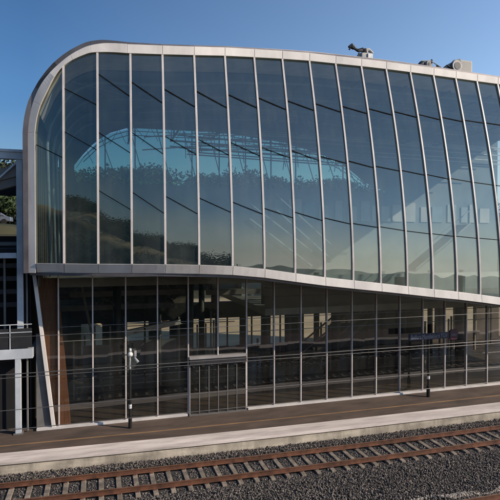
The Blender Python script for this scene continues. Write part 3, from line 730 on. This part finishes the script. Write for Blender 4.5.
m3 = thing('maintenance_machine', 'roof machine with a large pale box casing nearest the right edge', 'roof machine', (21.6, .9, rt(21.5)))
z = rt(21.5)+.28
MB().box(21.75,22.75,.65,1.5,z-.05,z+1.02).build('casing', M['pale'], m3, .12)
MB().box(20.5,21.8,.65,1.25,z-.1,z+.3).build('machine_body', M['pale'], m3, .05)
wheels(m3, 20.7, 22.5, z-.28)
MB().tube([(21.45,.42,z+.5),(21.45,1.1,z+.5)],.34,16).build('winch_drum', M['machine'], m3)
MB().tube([(21.45,.40,z+.5),(21.45,.42,z+.5)],.22,14).build('drum_hub', M['machdark'], m3)
MB().bar((20.9,.6,z+.3),(21.4,.6,z+.85),.12,.14).bar((21.3,.6,z+.8),(21.75,.6,z+.95),.1,.1).build('jib', M['machdark'], m3)
MB().tube([(20.5,.6,z+.25),(20.8,.55,z+.5),(21.2,.5,z+.3)],.05,6).build('hose', M['rubber'], m3)
MB().box(20.4,23.1,.5,1.6,z-.26,z-.17).build('base', M['machdark'], m3)

m3.location.x -= 1.1; m2.scale.x = .62; m2.location.x -= .5
# ------------------------------------------------------------------ annex at the left
A_ = thing('annex', 'open pale grey steel access tower with dark interior at the left edge', 'access tower', (-5, 1.5, 0))
def an(name, m, *b, bev=.01): return MB().box(*b).build(name, M[m], A_, bev)
an('column', 'annex', -3.52,-3.26,-.12,.14, 3.85,12.28)
an('column', 'annex', -3.60,-3.36,-.30,-.06, .0,3.36)
an('beam', 'annex', -12,-3.16,-.16,.2, 12.28,12.66)
an('beam', 'annex', -12,-3.53,-.10,.12, 7.86,8.10)
an('deck', 'annex', -12,-2.86,-.30,4, 3.37,3.80)
MB().bar((-8,.35,10.35),(-3.2,.35,11.95),.5,.24,(0,1,0)).build('sloping_roof', M['greypanel'], A_)
MB().bar((-8,.5,9.9),(-3.2,.5,11.5),.4,.35,(0,1,0)).build('roof_lining', M['greypanel'], A_)
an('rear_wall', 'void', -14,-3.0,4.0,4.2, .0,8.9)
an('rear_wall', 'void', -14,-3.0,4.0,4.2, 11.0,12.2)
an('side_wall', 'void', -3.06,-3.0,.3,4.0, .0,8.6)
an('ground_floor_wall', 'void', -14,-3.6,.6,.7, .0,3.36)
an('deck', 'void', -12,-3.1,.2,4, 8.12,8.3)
mb = MB()
for zr in (4.55, 4.9): mb.bar((-12,-.22,zr),(-2.9,-.22,zr),.035,.035)
for x in np.arange(-11.5,-2.8,1.1): mb.bar((x,-.22,3.8),(x,-.22,4.9),.035,.035)
mb.build('railing', M['annex'], A_)
MB().box(-12,-2.9,-.205,-.195,3.85,4.72).build('railing_mesh', M['darksteel'], A_)
mb = MB()
for zr in (8.9, 9.3): mb.bar((-12,.05,zr-.4),(-3.53,.05,zr-.4),.025,.025)
mb.build('railing', M['greypanel'], A_)

for z in (5.6, 6.2, 6.8, 7.4): an('louvre', 'darksteel', -12,-3.6,.6,.72, z,z+.22)
an('beam', 'greypanel', -12,-3.3,.9,1.1, 11.55,11.8)
an('beam', 'greypanel', -12,-3.2,2.4,2.6, 8.4,8.6)
an('cornice', 'annex', -12,-3.12,-.22,-.14, 12.58,12.70)
an('base_plate', 'greypanel', -3.68,-3.28,-.38,.02, .004,.05)
an('bracket', 'annex', -3.56,-3.40,-.28,.1, 3.18,3.36)
MB().tube([(-3.12,-.05,.05),(-3.12,-.05,7.9)],.045,8).build('downpipe', M['greypanel'], A_)
MB().bar((-7.5,.1,8.1),(-3.5,.1,12.2),.07,.1,(0,1,0)).build('diagonal_brace', M['annex'], A_)
for x in (-5.2,-4.1): MB().bar((x,.4,3.8),(x,.4,7.9),.09,.09).build('mullion', M['greypanel'], A_)
MB().tube([(-6,-.12,3.3),(-4.6,-.12,3.22),(-3.2,-.12,3.3)],.015,6).build('cable', M['rubber'], A_)
# ------------------------------------------------------------------ platform furniture
pc = thing('platform_post', 'slim black post with white lamp head and loudspeaker near the left glass end', 'post', (1.35,-.95,0))
MB().tube([(1.35,-.95,0),(1.35,-.95,.50)],.085,14).build('base_sleeve', M['black'], pc, smooth=False)
MB().tube([(1.35,-.95,.50),(1.35,-.95,2.75)],.06,14).build('pole', M['black'], pc)
MB().tube([(1.35,-.95,.92),(1.35,-.95,1.10)],.075,14).build('marker_band', M['lampwhite'], pc)
MB().tube([(1.35,-.95,2.75),(1.35,-.95,3.70)],.045,12).build('mast', M['silver'], pc)
MB().ball((1.36,-1.0,3.42),.13,14,.9).tube([(1.36,-.98,3.55),(1.36,-.98,3.68)],.06,10).build('lamp_head', M['lampwhite'], pc, smooth=True)
MB().bar((1.40,-.95,3.36),(1.62,-1.0,3.36),.05,.05).box(1.54,1.64,-1.08,-.95,3.32,3.58).build('bracket', M['silver'], pc)
MB().tube([(1.55,-1.0,3.28),(1.70,-1.12,3.06)],[.035,.075],12).build('loudspeaker', M['silver'], pc)
MB().bar((1.05,-.95,3.40),(1.32,-.95,3.40),.035,.035).box(1.0,1.10,-1.0,-.9,3.30,3.50).build('camera_arm', M['black'], pc)

sg = thing('platform_sign', 'long navy station name sign with magenta badge on a thin post near the right', 'sign', (17.47,-.9,0))
MB().tube([(17.47,-.9,0),(17.47,-.9,.62)],.10,14).build('base_sleeve', M['black'], sg)
MB().tube([(17.47,-.9,.62),(17.47,-.9,3.2)],.055,12).build('pole', M['black'], sg)
MB().tube([(17.47,-.9,1.0),(17.47,-.9,1.16)],.085,12).build('marker_band', M['lampwhite'], sg)
bd = MB().box(16.15,18.80,-1.03,-.95,3.22,3.56).build('name_board', M['navy'], sg, .015)
bg_ = MB()
import math as _m
cx, cz = 19.02, 3.40
pts = [(-.27,-.20),(-.17,-.29),(.17,-.29),(.27,-.19),(.27,.17),(.19,.29),(-.16,.29),(-.27,.20)]
bg_.add([(cx+a, -1.06, cz+b) for a, b in pts]+[(cx+a, -.96, cz+b) for a, b in pts], [tuple(range(8)), tuple(range(8,16))]+[(i,(i+1)%8,8+(i+1)%8,8+i) for i in range(8)])
badge = bg_.build('badge', M['magenta'], sg, .02)
def text(body, x, y, z, width, height, m, parent, name='lettering'):
    cu = bpy.data.curves.new('t', 'FONT'); cu.body = body; cu.size = 1; cu.extrude = .004
    o = bpy.data.objects.new('t', cu); COL.objects.link(o); bpy.context.view_layer.update()
    me = bpy.data.meshes.new_from_object(o.evaluated_get(bpy.context.evaluated_depsgraph_get()))
    COL.objects.unlink(o); bpy.data.objects.remove(o)
    vs = [v.co.copy() for v in me.vertices]
    x0 = min(v.x for v in vs); x1 = max(v.x for v in vs); y0 = min(v.y for v in vs); y1 = max(v.y for v in vs)
    for v in me.vertices:
        c = v.co; v.co = (x+(c.x-x0)/(x1-x0)*width, y-c.z*.5, z+(c.y-y0)/(y1-y0)*height)
    me.materials.clear(); me.materials.append(m)
    r = bpy.data.objects.new(name, me); COL.objects.link(r); r.parent = parent
    r.matrix_parent_inverse = Matrix.Translation(-parent_world(parent)); return r
text('Belfort-Montbéliard TGV', 16.27, -1.034, 3.285, 2.34, .22, M['letters'], bd)
text('SNCF', cx-.17, -1.064, cz-.06, .34, .12, M['letters'], badge)

# ------------------------------------------------------------------ overhead wires
def wire(y, z, sag, r, label, x0=-70, x1=90, lean=0):
    pts = []
    for k in range(65):
        x = x0+(x1-x0)*k/64; u = ((x+25) % 50)/50
        pts.append((x, y+lean*(x-8), z - sag*4*u*(1-u)))
    o = MB().tube(pts, r, 6).build('overhead_wire', M['wire'])
    return tag(o, label, 'wire', 'overhead wires above the tracks')
wire(-10.5, 5.20, .03, .011, 'overhead wire crossing the annex just below its white deck, upper of a close pair')
wire(-10.55, 5.12, .03, .009, 'thin overhead wire running just under another in a close pair below the white deck')
wire(-4.96, 5.20, .03, .010, 'thin overhead wire crossing the railing of the annex deck')
wire(-13.2, 5.10, .03, .0075, 'overhead wire crossing the dark opening midway down the lower annex column')
wire(-14.4, 5.10, .03, .0075, 'lowest overhead wire, crossing the bottom part of the annex column')

# ------------------------------------------------------------------ vegetation and things beyond
def foliage(name, m, centres, n_per, leaf, parent=None, label=None):
    Vs = []; 
    for (c, r) in centres:
        k = n_per
        d = rng.normal(size=(k,3)); d /= np.linalg.norm(d,axis=1)[:,None]
        rad = rng.uniform(.35,1,(k,1))**.5*(1+.25*np.sin(d[:,0:1]*5+c[0])*np.cos(d[:,2:3]*6+c[1]))
        p = np.array(c)[None]+d*rad*np.array(r)[None]
        u = rng.normal(size=(k,3)); u /= np.linalg.norm(u,axis=1)[:,None]
        v = np.cross(u, rng.normal(size=(k,3))); v /= np.linalg.norm(v,axis=1)[:,None]
        s = leaf*rng.uniform(.6,1.4,(k,1))
        Vs.append(np.stack([p-u*s, p+v*s*.6, p+u*s, p-v*s*.6],1))
    A = np.concatenate(Vs).reshape(-1,3); F = np.arange(len(A)).reshape(-1,4)
    return np_mesh(name, A, F, m, parent)
# scrub and wood along the crest of the bank behind the camera (seen mirrored in the glass)
cs = []
for k in range(620):
    x = rng.uniform(-60, 45); y = rng.uniform(-60,-47.2); h = rng.uniform(.8,1.7)*(1+.35*(x > -22)*(x < 14))
    cs.append(((x, y, hz(x,y)+h*.7), (h*1.3, h*1.3, h*1.05)))
for k in range(260):
    x = rng.uniform(-60, 12); y = rng.uniform(-39.5,-27); h = rng.uniform(.6,1.5)
    if hz(x,y) < .3: h *= .5
    cs.append(((x, y, hz(x,y)+h*.4), (h*1.3, h*1.3, h*.8)))
o = foliage('wood', M['leafdark'], cs, 480, .12); tag(o, 'dark scrub and trees on the grassy bank mirrored in the glass', kind='stuff')
cs = []
for k in range(600):
    x = rng.uniform(-110, 160); y = rng.uniform(75, 190); h = rng.uniform(2.2,4.2)
    if k > 330: x = rng.uniform(-40, 120); y = rng.uniform(125, 165)
    cs.append(((x, y, hz(x,y)+h*.8), (h*1.0, h*1.0, h*1.2)))
o = foliage('wood', M['leafdark'], cs + [((x, y, hz(x,y)+2), (2.6,2.6,2.6)) for x, y in [(rng.uniform(-40,-9), rng.uniform(46,64)) for _ in range(45)]], 190, .5); tag(o, 'distant wooded hill seen beyond the building and behind the annex', kind='stuff')
def tree(x, y, h, w, label, m='leaf'):
    z = hz(x, y); t = thing('tree', label, 'tree', (x,y,z))
    mb = MB(); mb.tube([(x,y,z-.2),(x+.1,y,z+h*.35),(x-.1,y+.1,z+h*.75)],[.03*h,.022*h,.008*h],8)
    for k in range(6):
        a = k*1.05; zz = z+h*(.3+.07*k); mb.tube([(x,y,zz),(x+w*.6*math.cos(a),y+w*.6*math.sin(a),zz+h*.22)],[.01*h,.004*h],6)
    mb.build('trunk', M['bark'], t)
    cs = []
    for k in range(16):
        a = rng.uniform(0,6.28); rr = w*rng.uniform(.1,.75); zz = z+h*rng.uniform(.38,.9)
        s = w*rng.uniform(.25,.5); cs.append(((x+rr*math.cos(a), y+rr*math.sin(a), zz), (s,s,s*.8)))
    foliage('crown', M[m], cs, 170, .16+.012*h, t)
tree(0.6, 31, 15.6, 3.2, 'leafy tree seen through the far windows at the left of the pale blue strip')
tree(7.5, 34, 18.5, 3.4, 'rounded tree seen through the far windows in the middle of the pale blue strip')
tree(-10.5, 36, 4.2, 2.2, 'small yellowish green tree behind the annex')
# parked cars on the upper road behind the annex
cars = []
def car(x, y, label, paint):
    z = hz(x, y); t = thing('parked_car', label, 'car', (x, y, z), 'cars parked behind the annex')
    prof = [(-2.1,.35),(-2.15,.75),(-1.3,.9),(-.7,1.4),(.8,1.42),(1.55,.95),(2.1,.85),(2.12,.35)]
    def ring(yy, s): return [(x+a, y+yy, z+.02+(b if b < 1 else b)) for a, b in prof]
    mb = MB(); mb.sweep([[(x+a*.97,y-.85,z+b) for a,b in prof],[(x+a,y-.7,z+b+.01) for a,b in prof],[(x+a,y+.7,z+b+.01) for a,b in prof],[(x+a*.97,y+.85,z+b) for a,b in prof]])
    mb.build('body', paint, t, .04)
    MB().add([(x-1.15,y-.865,z+.93),(x+1.4,y-.865,z+.95),(x+.75,y-.80,z+1.36),(x-.65,y-.80,z+1.34)],[(0,1,2,3)]).build('window', M['machdark'], t)
    for a in (-1.35,1.35):
        for s in (-.8,.8):
            MB().tube([(x+a,y+s-.1,z+.32),(x+a,y+s+.1,z+.32)],.32,14).build('wheel', M['rubber'], t)
blue = mat('blue_paint', (.05,.09,.2), None, 3, .3, .2); whitep = mat('pale_paint', (.16,.19,.25), None, 3, .3)
car(-14.8, 38, 'dark blue parked car seen through the annex, at the very edge of the photo', blue)
car(-12.0, 41, 'blue grey parked car seen through the annex beside its column', whitep)
# pale low building across the forecourt, seen through the right part of the ground floor
hb = thing('low_building', 'pale low building with dark windows seen through the ground floor at the right', 'building', (44, 40, -.8))
MB().box(36,62,38,46,-.8,3.1).build('wall', M['pale'], hb)
MB().box(35.7,62.3,37.7,46.3,3.1,3.4).build('roof', M['shell'], hb)
for k in range(8):
    x = 37.5+3*k; f = MB().box(x,x+1.4,37.94,37.99,.3,1.9).build('window', M['machdark'], hb)
    MB().box(x-.08,x+1.48,37.90,37.998,.18,.295).build('sill', M['white'], f)
